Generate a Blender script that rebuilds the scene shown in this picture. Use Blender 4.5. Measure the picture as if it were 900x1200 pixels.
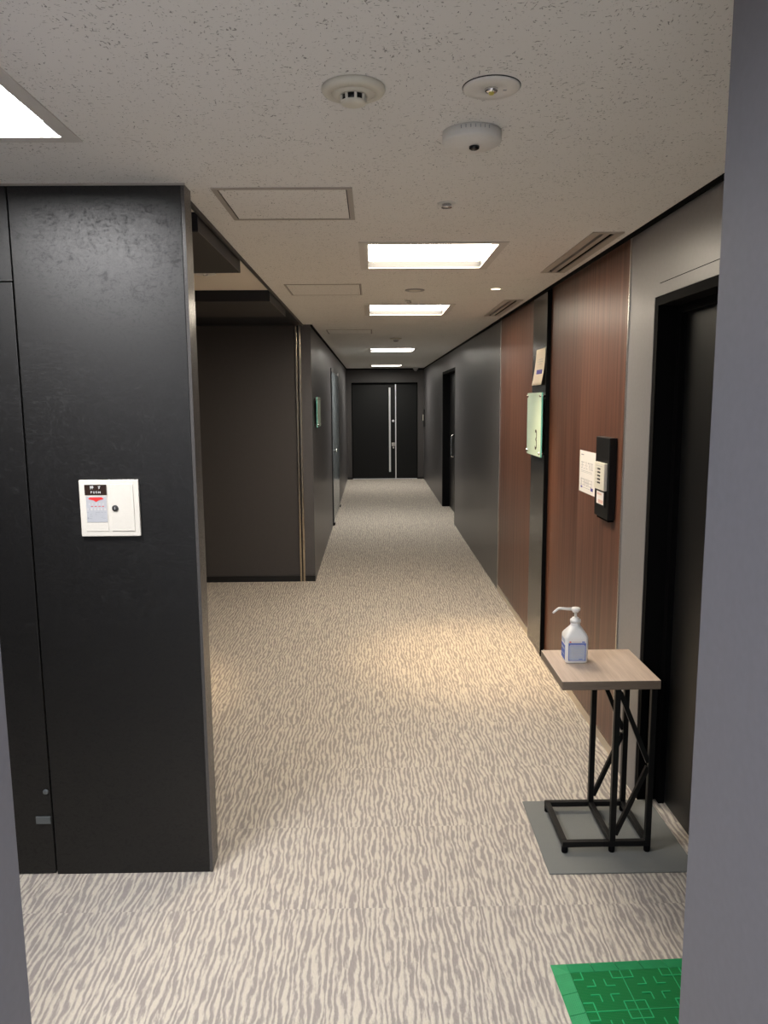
import bpy, bmesh, math, random
from mathutils import Vector, Matrix
random.seed(7)
for o in list(bpy.data.objects):
    bpy.data.objects.remove(o, do_unlink=True)
SC = bpy.context.scene
COL = SC.collection
PI = math.pi

# ------------------------------------------------------------------ camera
F_PX, YAW, PITCH, ROLL, CAM_H = 895.07, 0.01404, 0.14435, -0.00739, 1.7036
cy, sy, cp, sp = math.cos(YAW), math.sin(YAW), math.cos(PITCH), math.sin(PITCH)
fw = Vector((sy*cp, cy*cp, -sp)); rt = Vector((cy, -sy, 0)); up = rt.cross(fw)
r2 = rt*math.cos(ROLL) + up*math.sin(ROLL); u2 = -rt*math.sin(ROLL) + up*math.cos(ROLL)
cd = bpy.data.cameras.new('camera'); cam = bpy.data.objects.new('camera', cd); COL.objects.link(cam)
cd.sensor_fit = 'VERTICAL'; cd.sensor_height = 36.0; cd.sensor_width = 27.0
cd.lens = F_PX/1200.0*36.0; cd.clip_start = 0.02; cd.clip_end = 60
M4 = Matrix((r2, u2, -fw)).transposed().to_4x4(); M4.translation = Vector((0, 0, CAM_H))
cam.matrix_world = M4
SC.camera = cam

# ------------------------------------------------------------------ world, lights, exposure
W = bpy.data.worlds.new('world'); SC.world = W; W.use_nodes = True
W.node_tree.nodes['Background'].inputs[0].default_value = (0.05, 0.05, 0.055, 1)
W.node_tree.nodes['Background'].inputs[1].default_value = 0.3
vs = SC.view_settings
vs.view_transform = 'Standard'; vs.look = 'None'; vs.gamma = 1.0; vs.use_curve_mapping = False
vs.exposure = 0.34
PANEL_E = 26.0          # corridor panel lights
PANEL_COL = (1.0, 0.88, 0.71)
NEAR_E = 33.0            # panel light of the cross passage
NEAR_COL = (1.0, 0.985, 0.98)
SPOT_W = 150.0
SPOT_COL = (1.0, 0.72, 0.42)
LOBBY_W = 50.0
WINDOW_W = 7.0

def area_light(name, loc, size, watts, col, rot=(0, 0, 0), size_y=None):
    l = bpy.data.lights.new(name, 'AREA'); l.energy = watts; l.color = col; l.size = size
    if size_y:
        l.shape = 'RECTANGLE'; l.size_y = size_y
    o = bpy.data.objects.new(name, l); COL.objects.link(o); o.location = loc; o.rotation_euler = rot
    return o
# ceiling lights of the lobby the camera stands in (behind the doorway)
area_light('lobby_light', (0.1, -0.35, 2.37), 0.62, LOBBY_W, (0.90, 0.94, 1.0))
area_light('lobby_light', (0.1, -2.2, 2.37), 0.62, LOBBY_W*0.6, (0.90, 0.94, 1.0))
# daylight from the lobby window
area_light('lobby_window', (-0.4, -2.9, 1.35), 2.2, WINDOW_W, (0.82, 0.90, 1.0), (PI/2, 0, 0), 1.7)

# ------------------------------------------------------------------ mesh helpers
class MB:
    """collects shapes into one bmesh; build() links it as ONE mesh object"""
    def __init__(self):
        self.bm = bmesh.new(); self.mi = 0
    def _new(self, verts, faces, smooth=False):
        vs_ = [self.bm.verts.new(v) for v in verts]
        fs = []
        for f in faces:
            try:
                fc = self.bm.faces.new([vs_[i] for i in f]); fc.material_index = self.mi; fc.smooth = smooth; fs.append(fc)
            except ValueError:
                pass
        return vs_, fs
    def box(self, x0, x1, y0, y1, z0, z1, bev=0.0, seg=2):
        v = [(x0,y0,z0),(x1,y0,z0),(x1,y1,z0),(x0,y1,z0),(x0,y0,z1),(x1,y0,z1),(x1,y1,z1),(x0,y1,z1)]
        f = [(3,2,1,0),(4,5,6,7),(0,1,5,4),(1,2,6,5),(2,3,7,6),(3,0,4,7)]
        vs_, fs = self._new(v, f)
        if bev > 0:
            es = list({e for fc in fs for e in fc.edges})
            r = bmesh.ops.bevel(self.bm, geom=es, offset=bev, segments=seg, profile=0.5, affect='EDGES')
            for fc in r['faces']:
                fc.material_index = self.mi
        return self
    def bar(self, a, b, w, h=None, bev=0.0):
        """square bar from a to b"""
        h = h or w
        a = Vector(a); b = Vector(b); d = (b-a); L = d.length; d.normalize()
        ref = Vector((0, 1, 0)) if abs(d.y) < 0.9 else Vector((1, 0, 0))
        s = d.cross(ref).normalized(); t = s.cross(d).normalized()
        v = []
        for p in (a, b):
            for i, j in ((-1,-1),(1,-1),(1,1),(-1,1)):
                v.append(p + s*(i*w/2) + t*(j*h/2))
        vs_, fs = self._new(v, [(3,2,1,0),(4,5,6,7),(0,1,5,4),(1,2,6,5),(2,3,7,6),(3,0,4,7)])
        if bev > 0:
            es = list({e for fc in fs for e in fc.edges})
            r = bmesh.ops.bevel(self.bm, geom=es, offset=bev, segments=2, profile=0.5, affect='EDGES')
            for fc in r['faces']:
                fc.material_index = self.mi
        return self
    def lathe(self, prof, c=(0,0,0), axis='Z', n=40, smooth=True, a0=0.0):
        """profile of (radius, height) turned about the axis"""
        v = []
        for r, h in prof:
            for k in range(n):
                a = a0 + 2*PI*k/n; p = (r*math.cos(a), r*math.sin(a), h)
                if axis == 'X': p = (p[2], p[0], p[1])
                elif axis == 'Y': p = (p[0], p[2], p[1])
                v.append((c[0]+p[0], c[1]+p[1], c[2]+p[2]))
        f = []
        for i in range(len(prof)-1):
            for k in range(n):
                f.append((i*n+k, i*n+(k+1) % n, (i+1)*n+(k+1) % n, (i+1)*n+k))
        if prof[0][0] > 1e-6: f.append(tuple(range(n-1, -1, -1)))
        if prof[-1][0] > 1e-6: f.append(tuple((len(prof)-1)*n+k for k in range(n)))
        vs_, fs = self._new(v, f, smooth)
        for fc in fs:
            if len(fc.verts) > 4: fc.smooth = False
        bmesh.ops.remove_doubles(self.bm, verts=vs_, dist=1e-6)
        return self
    def tube(self, pts, rad, n=12, cap=True):
        """round tube along points; rad may be a list"""
        P = [Vector(p) for p in pts]; R = rad if isinstance(rad, (list, tuple)) else [rad]*len(P)
        v = []; ref = None
        for i, p in enumerate(P):
            d = (P[min(i+1, len(P)-1)] - P[max(i-1, 0)]).normalized()
            if ref is None:
                ref = Vector((0, 0, 1)) if abs(d.z) < 0.9 else Vector((1, 0, 0))
            s = d.cross(ref).normalized(); t = s.cross(d).normalized(); ref = t
            for k in range(n):
                a = 2*PI*k/n; v.append(p + s*(R[i]*math.cos(a)) + t*(R[i]*math.sin(a)))
        f = []
        for i in range(len(P)-1):
            for k in range(n):
                f.append((i*n+k, i*n+(k+1) % n, (i+1)*n+(k+1) % n, (i+1)*n+k))
        vs_, fs = self._new(v, f, True)
        if cap:
            N = len(P)
            for idx in (list(range(n)), [(N-1)*n+k for k in range(n)]):
                fc = self.bm.faces.new([vs_[i] for i in idx]); fc.material_index = self.mi
        return self
    def loft(self, rings, smooth=True):
        n = len(rings[0]); v = [p for r in rings for p in r]; f = []
        for i in range(len(rings)-1):
            for k in range(n):
                f.append((i*n+k, i*n+(k+1) % n, (i+1)*n+(k+1) % n, (i+1)*n+k))
        f.append(tuple(range(n-1, -1, -1))); f.append(tuple((len(rings)-1)*n+k for k in range(n)))
        vs_, fs = self._new(v, f, smooth)
        for fc in fs:
            if len(fc.verts) > 4: fc.smooth = False
        return self
    def prism(self, poly, z0, z1):
        n = len(poly)
        v = [(x, y, z0) for x, y in poly] + [(x, y, z1) for x, y in poly]
        f = [tuple(range(n-1, -1, -1)), tuple(range(n, 2*n))]
        for k in range(n): f.append((k, (k+1) % n, n+(k+1) % n, n+k))
        self._new(v, f); return self
    def build(self, name, mats, parent=None, loc=None, rot=None):
        bmesh.ops.recalc_face_normals(self.bm, faces=self.bm.faces[:])
        me = bpy.data.meshes.new(name); self.bm.to_mesh(me); self.bm.free()
        o = bpy.data.objects.new(name, me); COL.objects.link(o)
        for m in (mats if isinstance(mats, (list, tuple)) else [mats]): me.materials.append(m)
        if parent: o.parent = parent
        if loc: o.location = loc
        if rot: o.rotation_euler = rot
        return o

def tag(o, label, cat, group=None):
    o['label'] = label; o['category'] = cat
    if group: o['group'] = group
    return o
def thing(name, label, cat, loc=(0,0,0), rz=0, group=None):
    o = bpy.data.objects.new(name, None); COL.objects.link(o); o.empty_display_size = 0.05
    o.location = loc; o.rotation_euler = (0, 0, rz)
    return tag(o, label, cat, group)
def struct(o, label=None, cat=None):
    o['kind'] = 'structure'
    if label: o['label'] = label
    if cat: o['category'] = cat
    return o
def copy_tree(o, parent=None):
    c = o.copy(); COL.objects.link(c)
    if parent: c.parent = parent
    for ch in list(o.children): copy_tree(ch, c)
    return c
def text_mesh(name, body, size, mat, parent, loc, rot, extrude=0.0004, sx=1.0):
    cu = bpy.data.curves.new(name, 'FONT'); cu.body = body; cu.size = size; cu.extrude = extrude
    cu.align_x = 'CENTER'; cu.align_y = 'CENTER'
    t = bpy.data.objects.new(name, cu); COL.objects.link(t)
    bpy.context.view_layer.update()
    me = bpy.data.meshes.new_from_object(t.evaluated_get(bpy.context.evaluated_depsgraph_get()))
    bpy.data.objects.remove(t, do_unlink=True)
    me.name = name; me.materials.clear(); me.materials.append(mat)
    o = bpy.data.objects.new(name, me); COL.objects.link(o); o.parent = parent; o.location = loc; o.rotation_euler = rot
    o.scale = (sx, 1, 1)
    return o

# ------------------------------------------------------------------ materials
def mat(name, col=(.5,.5,.5), rough=.5, metal=0.0, spec=.5, emit=None, estr=0.0, trans=0.0, alpha=1.0, ior=1.45, coat=0.0):
    m = bpy.data.materials.new(name); m.use_nodes = True
    b = m.node_tree.nodes['Principled BSDF']
    b.inputs['Base Color'].default_value = (*col, 1); b.inputs['Roughness'].default_value = rough
    b.inputs['Metallic'].default_value = metal; b.inputs['Specular IOR Level'].default_value = spec
    b.inputs['IOR'].default_value = ior; b.inputs['Transmission Weight'].default_value = trans
    b.inputs['Coat Weight'].default_value = coat
    if emit:
        b.inputs['Emission Color'].default_value = (*emit, 1); b.inputs['Emission Strength'].default_value = estr
    return m
class NT:
    def __init__(self, m):
        self.t = m.node_tree; self.b = self.t.nodes['Principled BSDF']
        self.co = self.t.nodes.new('ShaderNodeTexCoord').outputs['Object']
    def n(self, typ, **kw):
        x = self.t.nodes.new(typ)
        for k, v in kw.items(): setattr(x, k, v)
        return x
    def l(self, a, b): self.t.links.new(a, b)
    def mapping(self, scale, src=None, loc=(0,0,0), rot=(0,0,0)):
        x = self.n('ShaderNodeMapping'); x.inputs['Scale'].default_value = scale
        x.inputs['Location'].default_value = loc; x.inputs['Rotation'].default_value = rot
        self.l(src or self.co, x.inputs['Vector']); return x.outputs['Vector']
    def noise(self, vec, scale, detail=2.0, rough=.5, dist=0.0):
        x = self.n('ShaderNodeTexNoise'); x.inputs['Scale'].default_value = scale; x.inputs['Detail'].default_value = detail
        x.inputs['Roughness'].default_value = rough; x.inputs['Distortion'].default_value = dist
        self.l(vec, x.inputs['Vector']); return x
    def ramp(self, fac, stops, interp='LINEAR'):
        x = self.n('ShaderNodeValToRGB'); cr = x.color_ramp; cr.interpolation = interp
        while len(cr.elements) < len(stops): cr.elements.new(.5)
        for e, (p, c) in zip(cr.elements, stops):
            e.position = p; e.color = (*c, 1) if len(c) == 3 else c
        self.l(fac, x.inputs['Fac']); return x.outputs['Color']
    def math(self, op, a, b=None, clamp=False):
        x = self.n('ShaderNodeMath', operation=op, use_clamp=clamp)
        for i, q in enumerate((a, b)):
            if q is None: continue
            if isinstance(q, (int, float)): x.inputs[i].default_value = q
            else: self.l(q, x.inputs[i])
        return x.outputs[0]
    def mix(self, fac, a, b, blend='MIX'):
        x = self.n('ShaderNodeMix', data_type='RGBA', blend_type=blend)
        for s, q in ((x.inputs[0], fac), (x.inputs[6], a), (x.inputs[7], b)):
            if isinstance(q, (int, float)): s.default_value = q
            elif isinstance(q, tuple): s.default_value = (*q, 1)
            else: self.l(q, s)
        return x.outputs[2]
    def bump(self, h, strength=.3, dist=.002):
        x = self.n('ShaderNodeBump'); x.inputs['Strength'].default_value = strength; x.inputs['Distance'].default_value = dist
        self.l(h, x.inputs['Height']); self.l(x.outputs['Normal'], self.b.inputs['Normal'])
    def base(self, c): self.l(c, self.b.inputs['Base Color'])
    def rough(self, c): self.l(c, self.b.inputs['Roughness'])

def carpet_mat():
    m = mat('carpet', rough=.95, spec=.1); t = NT(m)
    # half-metre carpet tiles, each with its own cut of the pattern
    sn = t.n('ShaderNodeVectorMath', operation='FLOOR')
    t.l(t.mapping((2, 2, 0), loc=(0.3, -0.748, 0)), sn.inputs[0])
    wn = t.n('ShaderNodeTexWhiteNoise', noise_dimensions='3D'); t.l(sn.outputs[0], wn.inputs['Vector'])
    sc = t.n('ShaderNodeVectorMath', operation='SCALE'); t.l(wn.outputs['Color'], sc.inputs[0]); sc.inputs['Scale'].default_value = 3.0
    ad = t.n('ShaderNodeVectorMath', operation='ADD'); t.l(t.co, ad.inputs[0]); t.l(sc.outputs[0], ad.inputs[1])
    p = ad.outputs[0]
    # wavering lines along the corridor that split and join
    sep = t.n('ShaderNodeSeparateXYZ'); t.l(p, sep.inputs[0])
    warp = t.noise(t.mapping((11, 4.2, 1), src=p), 1.0, 1.5).outputs['Fac']
    warp2 = t.noise(t.mapping((48, 13, 1), src=p, loc=(3, 7, 0)), 1.0, 1.0).outputs['Fac']
    ph = t.math('ADD', t.math('MULTIPLY', sep.outputs[0], 2*PI/.0195), t.math('MULTIPLY', warp, 17.0))
    ph = t.math('ADD', ph, t.math('MULTIPLY', warp2, 7.5))
    s_ = t.math('ADD', t.math('MULTIPLY', t.math('SINE', ph), .5), .5)
    fib = t.noise(t.mapping((210, 44, 1), src=p), 1.0, 5.0, .75).outputs['Fac']
    brk = t.noise(t.mapping((60, 13, 1), src=p, loc=(1, 2, 0)), 1.0, 2.0).outputs['Fac']
    v = t.math('ADD', s_, t.math('MULTIPLY', t.math('SUBTRACT', fib, .5), 2.2))
    v = t.math('ADD', v, t.math('MULTIPLY', t.math('SUBTRACT', brk, .5), 2.3))
    c = t.ramp(v, [(.16, CARPET_L), (.84, CARPET_D)])
    fine = t.noise(t.mapping((900, 500, 1), src=p), 1.0, 2.0, .7).outputs['Fac']
    c = t.mix(1.0, c, t.ramp(fine, [(.3, (.72,.72,.73)), (.7, (1.12,1.12,1.11))]), 'MULTIPLY')
    t.base(c)
    t.bump(t.math('SUBTRACT', fib, v), .5, .004)
    return m
CARPET_L = (.67, .612, .525); CARPET_D = (.375, .333, .308)

def ceiling_mat(name='ceiling_board', col=(.84,.83,.81)):
    m = mat(name, col, rough=.9, spec=.2); t = NT(m); t.co = t.n('ShaderNodeNewGeometry').outputs['Position']
    w = t.noise(t.co, 9.0, 1.0).outputs['Color']
    d = t.n('ShaderNodeVectorMath', operation='MULTIPLY_ADD'); t.l(w, d.inputs[0]); d.inputs[1].default_value = (.06,.06,0); t.l(t.co, d.inputs[2])
    a = t.noise(t.mapping((190, 75, 1), src=d.outputs[0], rot=(0,0,.6)), 1.0, 2.0, .6).outputs['Fac']
    b = t.noise(t.mapping((80, 200, 1), src=d.outputs[0], loc=(5,3,0), rot=(0,0,.5)), 1.0, 2.0, .6).outputs['Fac']
    sp_ = t.math('MAXIMUM', a, b)
    msk = t.noise(t.co, 7.0, 2.0).outputs['Fac']
    sp_ = t.math('ADD', sp_, t.math('MULTIPLY', t.math('SUBTRACT', msk, .5), .10))
    k = t.ramp(sp_, [(.655, (0,0,0)), (.705, (1,1,1))])
    t.base(t.mix(k, col, tuple(c*.40 for c in col)))
    t.bump(t.math('MULTIPLY', k, -1.0), .4, .002)
    return m

def wall_mat(name, col, rough=.42, spec=.5, metal=0.0, var=.04):
    m = mat(name, col, rough=rough, spec=spec, metal=metal); t = NT(m)
    n = t.noise(t.co, 60, 3.0).outputs['Fac']
    n2 = t.noise(t.co, 900, 2.0).outputs['Fac']
    t.base(t.mix(n, tuple(c*(1-var*2) for c in col), tuple(c*(1+var*2) for c in col)))
    t.rough(t.math('ADD', rough-.05, t.math('MULTIPLY', n2, .1)))
    t.bump(n2, .06, .001)
    return m

def mottled_mat():
    m = mat('mottled_black_panel', (.005,.005,.0055), rough=.42, spec=.62); t = NT(m)
    w = t.noise(t.mapping((1,1,1.4)), 30, 4.0, .62, 2.2).outputs['Fac']
    w2 = t.noise(t.mapping((1,1,1.5), loc=(3,1,7)), 75, 3.0, .65, 2.5).outputs['Fac']
    s = t.math('ADD', t.math('MULTIPLY', w, .6), t.math('MULTIPLY', w2, .4))
    t.base(t.ramp(s, [(.38, (.0016,.0016,.0017)), (.50, (.0030,.0029,.0029)), (.62, (.006,.0055,.005))]))
    t.rough(t.ramp(s, [(.41, (.62,)*3), (.46, (.47,)*3), (.60, (.41,)*3)]))
    return m

def wood_mat(name, stops, stretch=(1, 30, .8), rough=.38, spec=.5, fine=6.0):
    """grain lines; stretch = scale per axis"""
    m = mat(name, stops[1][1], rough=rough, spec=spec); t = NT(m)
    a = t.noise(t.mapping(stretch), 1.0, 4.0, .55, .3).outputs['Fac']
    b = t.noise(t.mapping(tuple(s*fine for s in stretch), loc=(2,1,4)), 1.0, 3.0, .6).outputs['Fac']
    s = t.math('ADD', t.math('MULTIPLY', a, .62), t.math('MULTIPLY', b, .38))
    t.base(t.ramp(s, stops))
    t.bump(b, .05, .0006)
    return m

def steel_mat(name, col=(.62,.60,.57), rough=.28, axis=2):
    m = mat(name, col, rough=rough, metal=1.0); t = NT(m)
    sc = [900, 900, 900]; sc[axis] = 6
    n = t.noise(t.mapping(tuple(sc)), 1.0, 2.0).outputs['Fac']
    t.rough(t.math('ADD', rough-.06, t.math('MULTIPLY', n, .12)))
    return m

def green_mat(name, col, bumpy):
    m = mat(name, col, rough=.5, spec=.22); t = NT(m)
    if bumpy:
        v = t.n('ShaderNodeTexVoronoi', voronoi_dimensions='2D'); v.inputs['Scale'].default_value = 230; v.inputs['Randomness'].default_value = 0.05
        t.l(t.co, v.inputs['Vector'])
        t.base(t.ramp(v.outputs['Distance'], [(.15, col), (.6, tuple(c*.62 for c in col))]))
        t.bump(v.outputs['Distance'], .7, .002)
    else:
        n = t.noise(t.mapping((30, 30, 30)), 1.0, 3.0).outputs['Fac']
        t.base(t.mix(n, tuple(c*.85 for c in col), tuple(min(1, c*1.15) for c in col)))
    return m

def felt_mat(name, col):
    m = mat(name, col, rough=.97, spec=.08); t = NT(m)
    n = t.noise(t.co, 380, 3.0, .7).outputs['Fac']; n2 = t.noise(t.co, 9, 2.0).outputs['Fac']
    c = t.mix(n, tuple(x*.78 for x in col), tuple(x*1.2 for x in col))
    t.base(t.mix(t.math('MULTIPLY', n2, .25), c, tuple(x*.8 for x in col)))
    t.bump(n, .4, .002)
    return m

def paint_mat(name, col, rough=.5, spec=.5, metal=0.0):
    m = mat(name, col, rough=rough, spec=spec, metal=metal); t = NT(m)
    n = t.noise(t.co, 120, 2.0).outputs['Fac']
    t.base(t.mix(n, tuple(c*.96 for c in col), tuple(min(1, c*1.03) for c in col)))
    return m

MAT = dict(
    carpet=carpet_mat(),
    ceiling=ceiling_mat(),
    ceiling_plain=paint_mat('ceiling_paint', (.80,.74,.66), .9, .2),
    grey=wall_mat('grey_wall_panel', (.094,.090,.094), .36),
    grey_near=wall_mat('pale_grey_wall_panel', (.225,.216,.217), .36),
    end_cap=wall_mat('satin_grey_edge', (.07,.066,.064), .27),
    grey_hall=wall_mat('grey_hall_panel', (.062,.057,.057), .50),
    jamb=wall_mat('doorway_paint', (.15,.15,.176), .55),
    lobby=paint_mat('lobby_paint', (.5,.5,.52), .8),
    mottled=mottled_mat(),
    wood=wood_mat('walnut_panel', [(.36, (.052,.021,.013)), (.50, (.112,.047,.030)), (.64, (.172,.080,.053))], (1, 34, .5)),
    table_wood=wood_mat('oak_board', [(.32, (.47,.36,.28)), (.50, (.58,.455,.365)), (.68, (.68,.55,.45))], (38, 1.6, 38), .45),
    table_edge=wood_mat('oak_edge_band', [(.32, (.13,.10,.075)), (.50, (.17,.13,.10)), (.68, (.21,.165,.125))], (3, 3, 60), .5),
    black=paint_mat('black_paint', (.010,.010,.011), .45),
    black_matt=paint_mat('black_matt', (.0025,.0025,.003), .8, .1),
    pillar=wall_mat('dark_pillar_laminate', (.028,.027,.026), .20, .7),
    black_door=wall_mat('black_door_leaf', (.008,.008,.0082), .40, .6),
    end_door=wall_mat('black_end_door_leaf', (.003,.0034,.0038), .5, .35),
    black_metal=paint_mat('black_powder_coat', (.004,.004,.0045), .45, .35),
    beam=wall_mat('dark_beam_panel', (.045,.042,.041), .45),
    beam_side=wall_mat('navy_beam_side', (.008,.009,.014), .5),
    steel=steel_mat('brushed_steel'),
    steel_h=steel_mat('brushed_steel_skirting', (.66,.60,.52), .30, 1),
    bronze=steel_mat('warm_steel_profile', (.55,.48,.38), .25),
    satin=paint_mat('satin_aluminium', (.80,.82,.83), .35, .6, .55),
    chrome=mat('polished_chrome', (.85,.85,.86), .12, 1.0),
    white=paint_mat('white_plastic', (.78,.77,.74), .4),
    cream=paint_mat('cream_plastic', (.70,.67,.58), .45),
    box_white=paint_mat('ivory_enamel', (.66,.63,.57), .35),
    paper=paint_mat('white_paper', (.80,.77,.74), .9, .1),
    paper_warm=paint_mat('warm_paper', (.78,.70,.58), .9, .1),
    latch_grey=paint_mat('latch_grey', (.13,.145,.15), .4, .5, .3),
    grey_plastic=paint_mat('grey_plastic', (.42,.42,.43), .5),
    grey_frame=paint_mat('grey_hatch_frame', (.42,.39,.36), .5),
    alu=paint_mat('vent_aluminium', (.52,.49,.45), .45, .5, .3),
    lens=mat('dark_lens', (.01,.01,.012), .1),
    ink=paint_mat('black_ink', (.03,.03,.03), .7),
    ink_grey=paint_mat('grey_ink', (.32,.33,.36), .8, .2),
    ink_soft=paint_mat('soft_grey_ink', (.55,.53,.52), .8, .2),
    violet=paint_mat('violet_ink', (.15,.13,.42), .8, .2),
    blue=paint_mat('blue_ink', (.10,.16,.52), .6),
    blue_pale=paint_mat('pale_blue_print', (.44,.49,.60), .6),
    red=paint_mat('red_ink', (.68,.03,.03), .6),
    pink=paint_mat('pink_print', (.75,.50,.45), .6),
    label_grey=paint_mat('silver_label', (.42,.43,.46), .5),
    brown=paint_mat('dark_brown_label', (.025,.014,.010), .35),
    text_white=paint_mat('white_lettering', (.82,.84,.84), .5),
    bottle=mat('white_bottle_plastic', (.80,.79,.77), .32),
    felt=felt_mat('grey_felt', (.21,.215,.205)),
    green=green_mat('green_mat_field', (.002,.20,.048), True),
    green_edge=green_mat('green_mat_edging', (.028,.30,.115), False),
    green_mark=green_mat('green_mat_marks', (.030,.42,.16), False),
    frost=mat('frosted_green_glass', (.56,.72,.62), .35, 0, .5),
    frost_edge=mat('green_glass_edge', (.20,.62,.55), .15, 0, .5),
    clear_film=wall_mat('grey_film_glass', (.20,.23,.25), .18, .6),
    diffuser=mat('panel_diffuser', (.9,.9,.9), .5, emit=PANEL_COL, estr=PANEL_E),
    diffuser_far=mat('panel_diffuser_far', (.9,.9,.9), .5, emit=(1.0,.95,.85), estr=PANEL_E*1.15),
    diffuser_cool=mat('panel_diffuser_cool', (.9,.9,.9), .5, emit=NEAR_COL, estr=NEAR_E),
    lamp_warm=mat('downlight_lens', (.9,.8,.6), .4, emit=(1.0,.80,.52), estr=14.0),
    lamp_yellow=paint_mat('amber_led', (.75,.65,.15), .3),
    light_inner=paint_mat('light_inner_darkened', (.045,.045,.045), .5, .3),  # inner walls darkened in colour to hold down the diffuser's glare
    light_frame=paint_mat('light_frame_enamel', (.66,.64,.61), .45),
)

# ================================================================== structure
XR, XL, YE, HC = 1.12, -0.56, 16.75, 2.40
# floor
struct(MB().box(-3.6, 1.45, -3.0, 16.95, -0.10, 0.0).build('floor', MAT['carpet']))

# ceiling with openings for the lights and vents
LIGHTS = [(-0.02, 0.58, 3.55, 4.18), (-0.02, 0.58, 5.75, 6.40), (-0.02, 0.58, 10.45, 11.08), (-0.02, 0.58, 15.05, 15.68)]
NEAR_LIGHT = (-1.41, -0.805, 1.53, 2.148)
VENTS = [(0.945, 1.055, 3.34, 4.33), (0.945, 1.055, 5.51, 6.50)]
DOWN = (0.784, 4.952, 0.047)
def slab(name, x0, x1, y0, y1, z0, z1, holes, mats):
    xs = sorted({x0, x1, *[h[0] for h in holes], *[h[1] for h in holes]}); xs = [x for x in xs if x0 <= x <= x1]
    ys = sorted({y0, y1, *[h[2] for h in holes], *[h[3] for h in holes]}); ys = [y for y in ys if y0 <= y <= y1]
    mb = MB(); bm = mb.bm; V = {}
    def v(i, j, k):
        if (i, j, k) not in V: V[i, j, k] = bm.verts.new((xs[i], ys[j], (z0, z1)[k]))
        return V[i, j, k]
    def solid(i, j):
        if not (0 <= i < len(xs)-1 and 0 <= j < len(ys)-1): return False
        mx, my = (xs[i]+xs[i+1])/2, (ys[j]+ys[j+1])/2
        return not any(h[0] < mx < h[1] and h[2] < my < h[3] for h in holes)
    for i in range(len(xs)-1):
        for j in range(len(ys)-1):
            if not solid(i, j): continue
            for k in (0, 1): bm.faces.new([v(i,j,k), v(i+1,j,k), v(i+1,j+1,k), v(i,j+1,k)])
            for (di, dj), (a, b) in {(-1,0): ((i,j),(i,j+1)), (1,0): ((i+1,j),(i+1,j+1)), (0,-1): ((i,j),(i+1,j)), (0,1): ((i,j+1),(i+1,j+1))}.items():
                if not solid(i+di, j+dj): bm.faces.new([v(*a,0), v(*b,0), v(*b,1), v(*a,1)])
    return mb.build(name, mats)
struct(slab('ceiling', -0.626, 1.45, 2.63, 16.95, HC, 2.56, LIGHTS+VENTS, MAT['ceiling']))
struct(slab('ceiling_front', -3.6, 1.45, -3.0, 2.63, HC, 2.56, [NEAR_LIGHT], MAT['ceiling']))
struct(MB().box(-3.6, -0.638, 2.6801, 7.20, HC, 2.56).build('ceiling_hall', MAT['ceiling_plain']))
struct(MB().box(-0.637, -0.6265, 2.69, 7.158, 2.385, 2.55).build('trim_1', MAT['beam']))      # fascia along the corridor ceiling edge

# right side wall
w = MB()
w.box(XR, 1.45, 1.2, 2.18, 0, HC); w.box(XR, 1.45, 2.18, 3.09, 2.10, HC); w.box(XR, 1.45, 3.09, 3.383, 0, HC)
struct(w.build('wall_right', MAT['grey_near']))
struct(MB().box(1.134, 1.45, 3.393, 4.915, 0.05, HC).build('wall_right_wood', MAT['wood']))
struct(MB().box(1.112, 1.45, 4.93, 5.36, 0, HC, .001).build('wall_right_pillar', MAT['pillar']))
struct(MB().box(1.108, 1.45, 4.915, 4.93, 0, HC).build('trim_2', MAT['black_matt']))
struct(MB().box(XR, 1.45, 5.36, 6.728, 0.05, HC).build('wall_right_wood.001', MAT['wood']))
w = MB(); w.box(XR, 1.45, 6.742, 10.43, 0, HC); w.box(XR, 1.45, 10.43, 12.33, 2.15, HC); w.box(XR, 1.45, 12.33, 16.95, 0, HC)
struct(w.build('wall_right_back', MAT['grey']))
struct(MB().box(1.114, 1.45, 3.383, 3.393, 0, HC).build('trim_3', MAT['steel']))
struct(MB().box(1.114, 1.45, 6.728, 6.742, 0, HC).build('trim_4', MAT['steel']))
struct(MB().box(1.128, 1.45, 3.393, 4.915, 0, 0.05).build('baseboard_right', MAT['steel_h']))
struct(MB().box(1.114, 1.45, 5.36, 6.728, 0, 0.05).build('baseboard_right.001', MAT['steel_h']))
struct(MB().box(1.106, 1.1199, 6.744, YE, 2.382, HC).build('trim_5', MAT['black_matt']))
struct(MB().box(1.104, 1.1119, 1.2, 6.742, 2.382, HC).build('trim_6', MAT['black_matt']))

# near left wall with its service door
w = MB(); w.box(-1.166, -0.611, 2.59, 2.68, 0, HC, .002); w.box(-3.6, -1.170, 2.59, 2.68, 2.10, HC)
w.box(-3.6, -2.0, 2.59, 2.68, 0, 2.10)
struct(w.build('wall_left_near', MAT['mottled']))
struct(MB().box(-0.6108, -0.600, 2.5905, 2.684, 0.0, HC).build('trim_7', MAT['end_cap']))       # end cap of the near wall
struct(MB().box(-1.9, -0.596, 2.583, 2.5895, 2.394, HC).build('trim_8', MAT['grey_frame']))
d = struct(MB().box(-2.0, -1.172, 2.592, 2.66, 0.004, 2.096, .002).build('door_1', MAT['mottled']))
MB().box(-1.229, -1.176, 2.586, 2.5925, 0.200, 0.228, .002).build('latch_plate', MAT['latch_grey'], d)
MB().lathe([(0.0, 0), (.0095, 0), (.0095, -.004), (.008, -.0055), (0, -.0055)], (-1.187, 2.592, .322), 'Y').build('lock_cylinder', MAT['latch_grey'], d)

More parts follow.
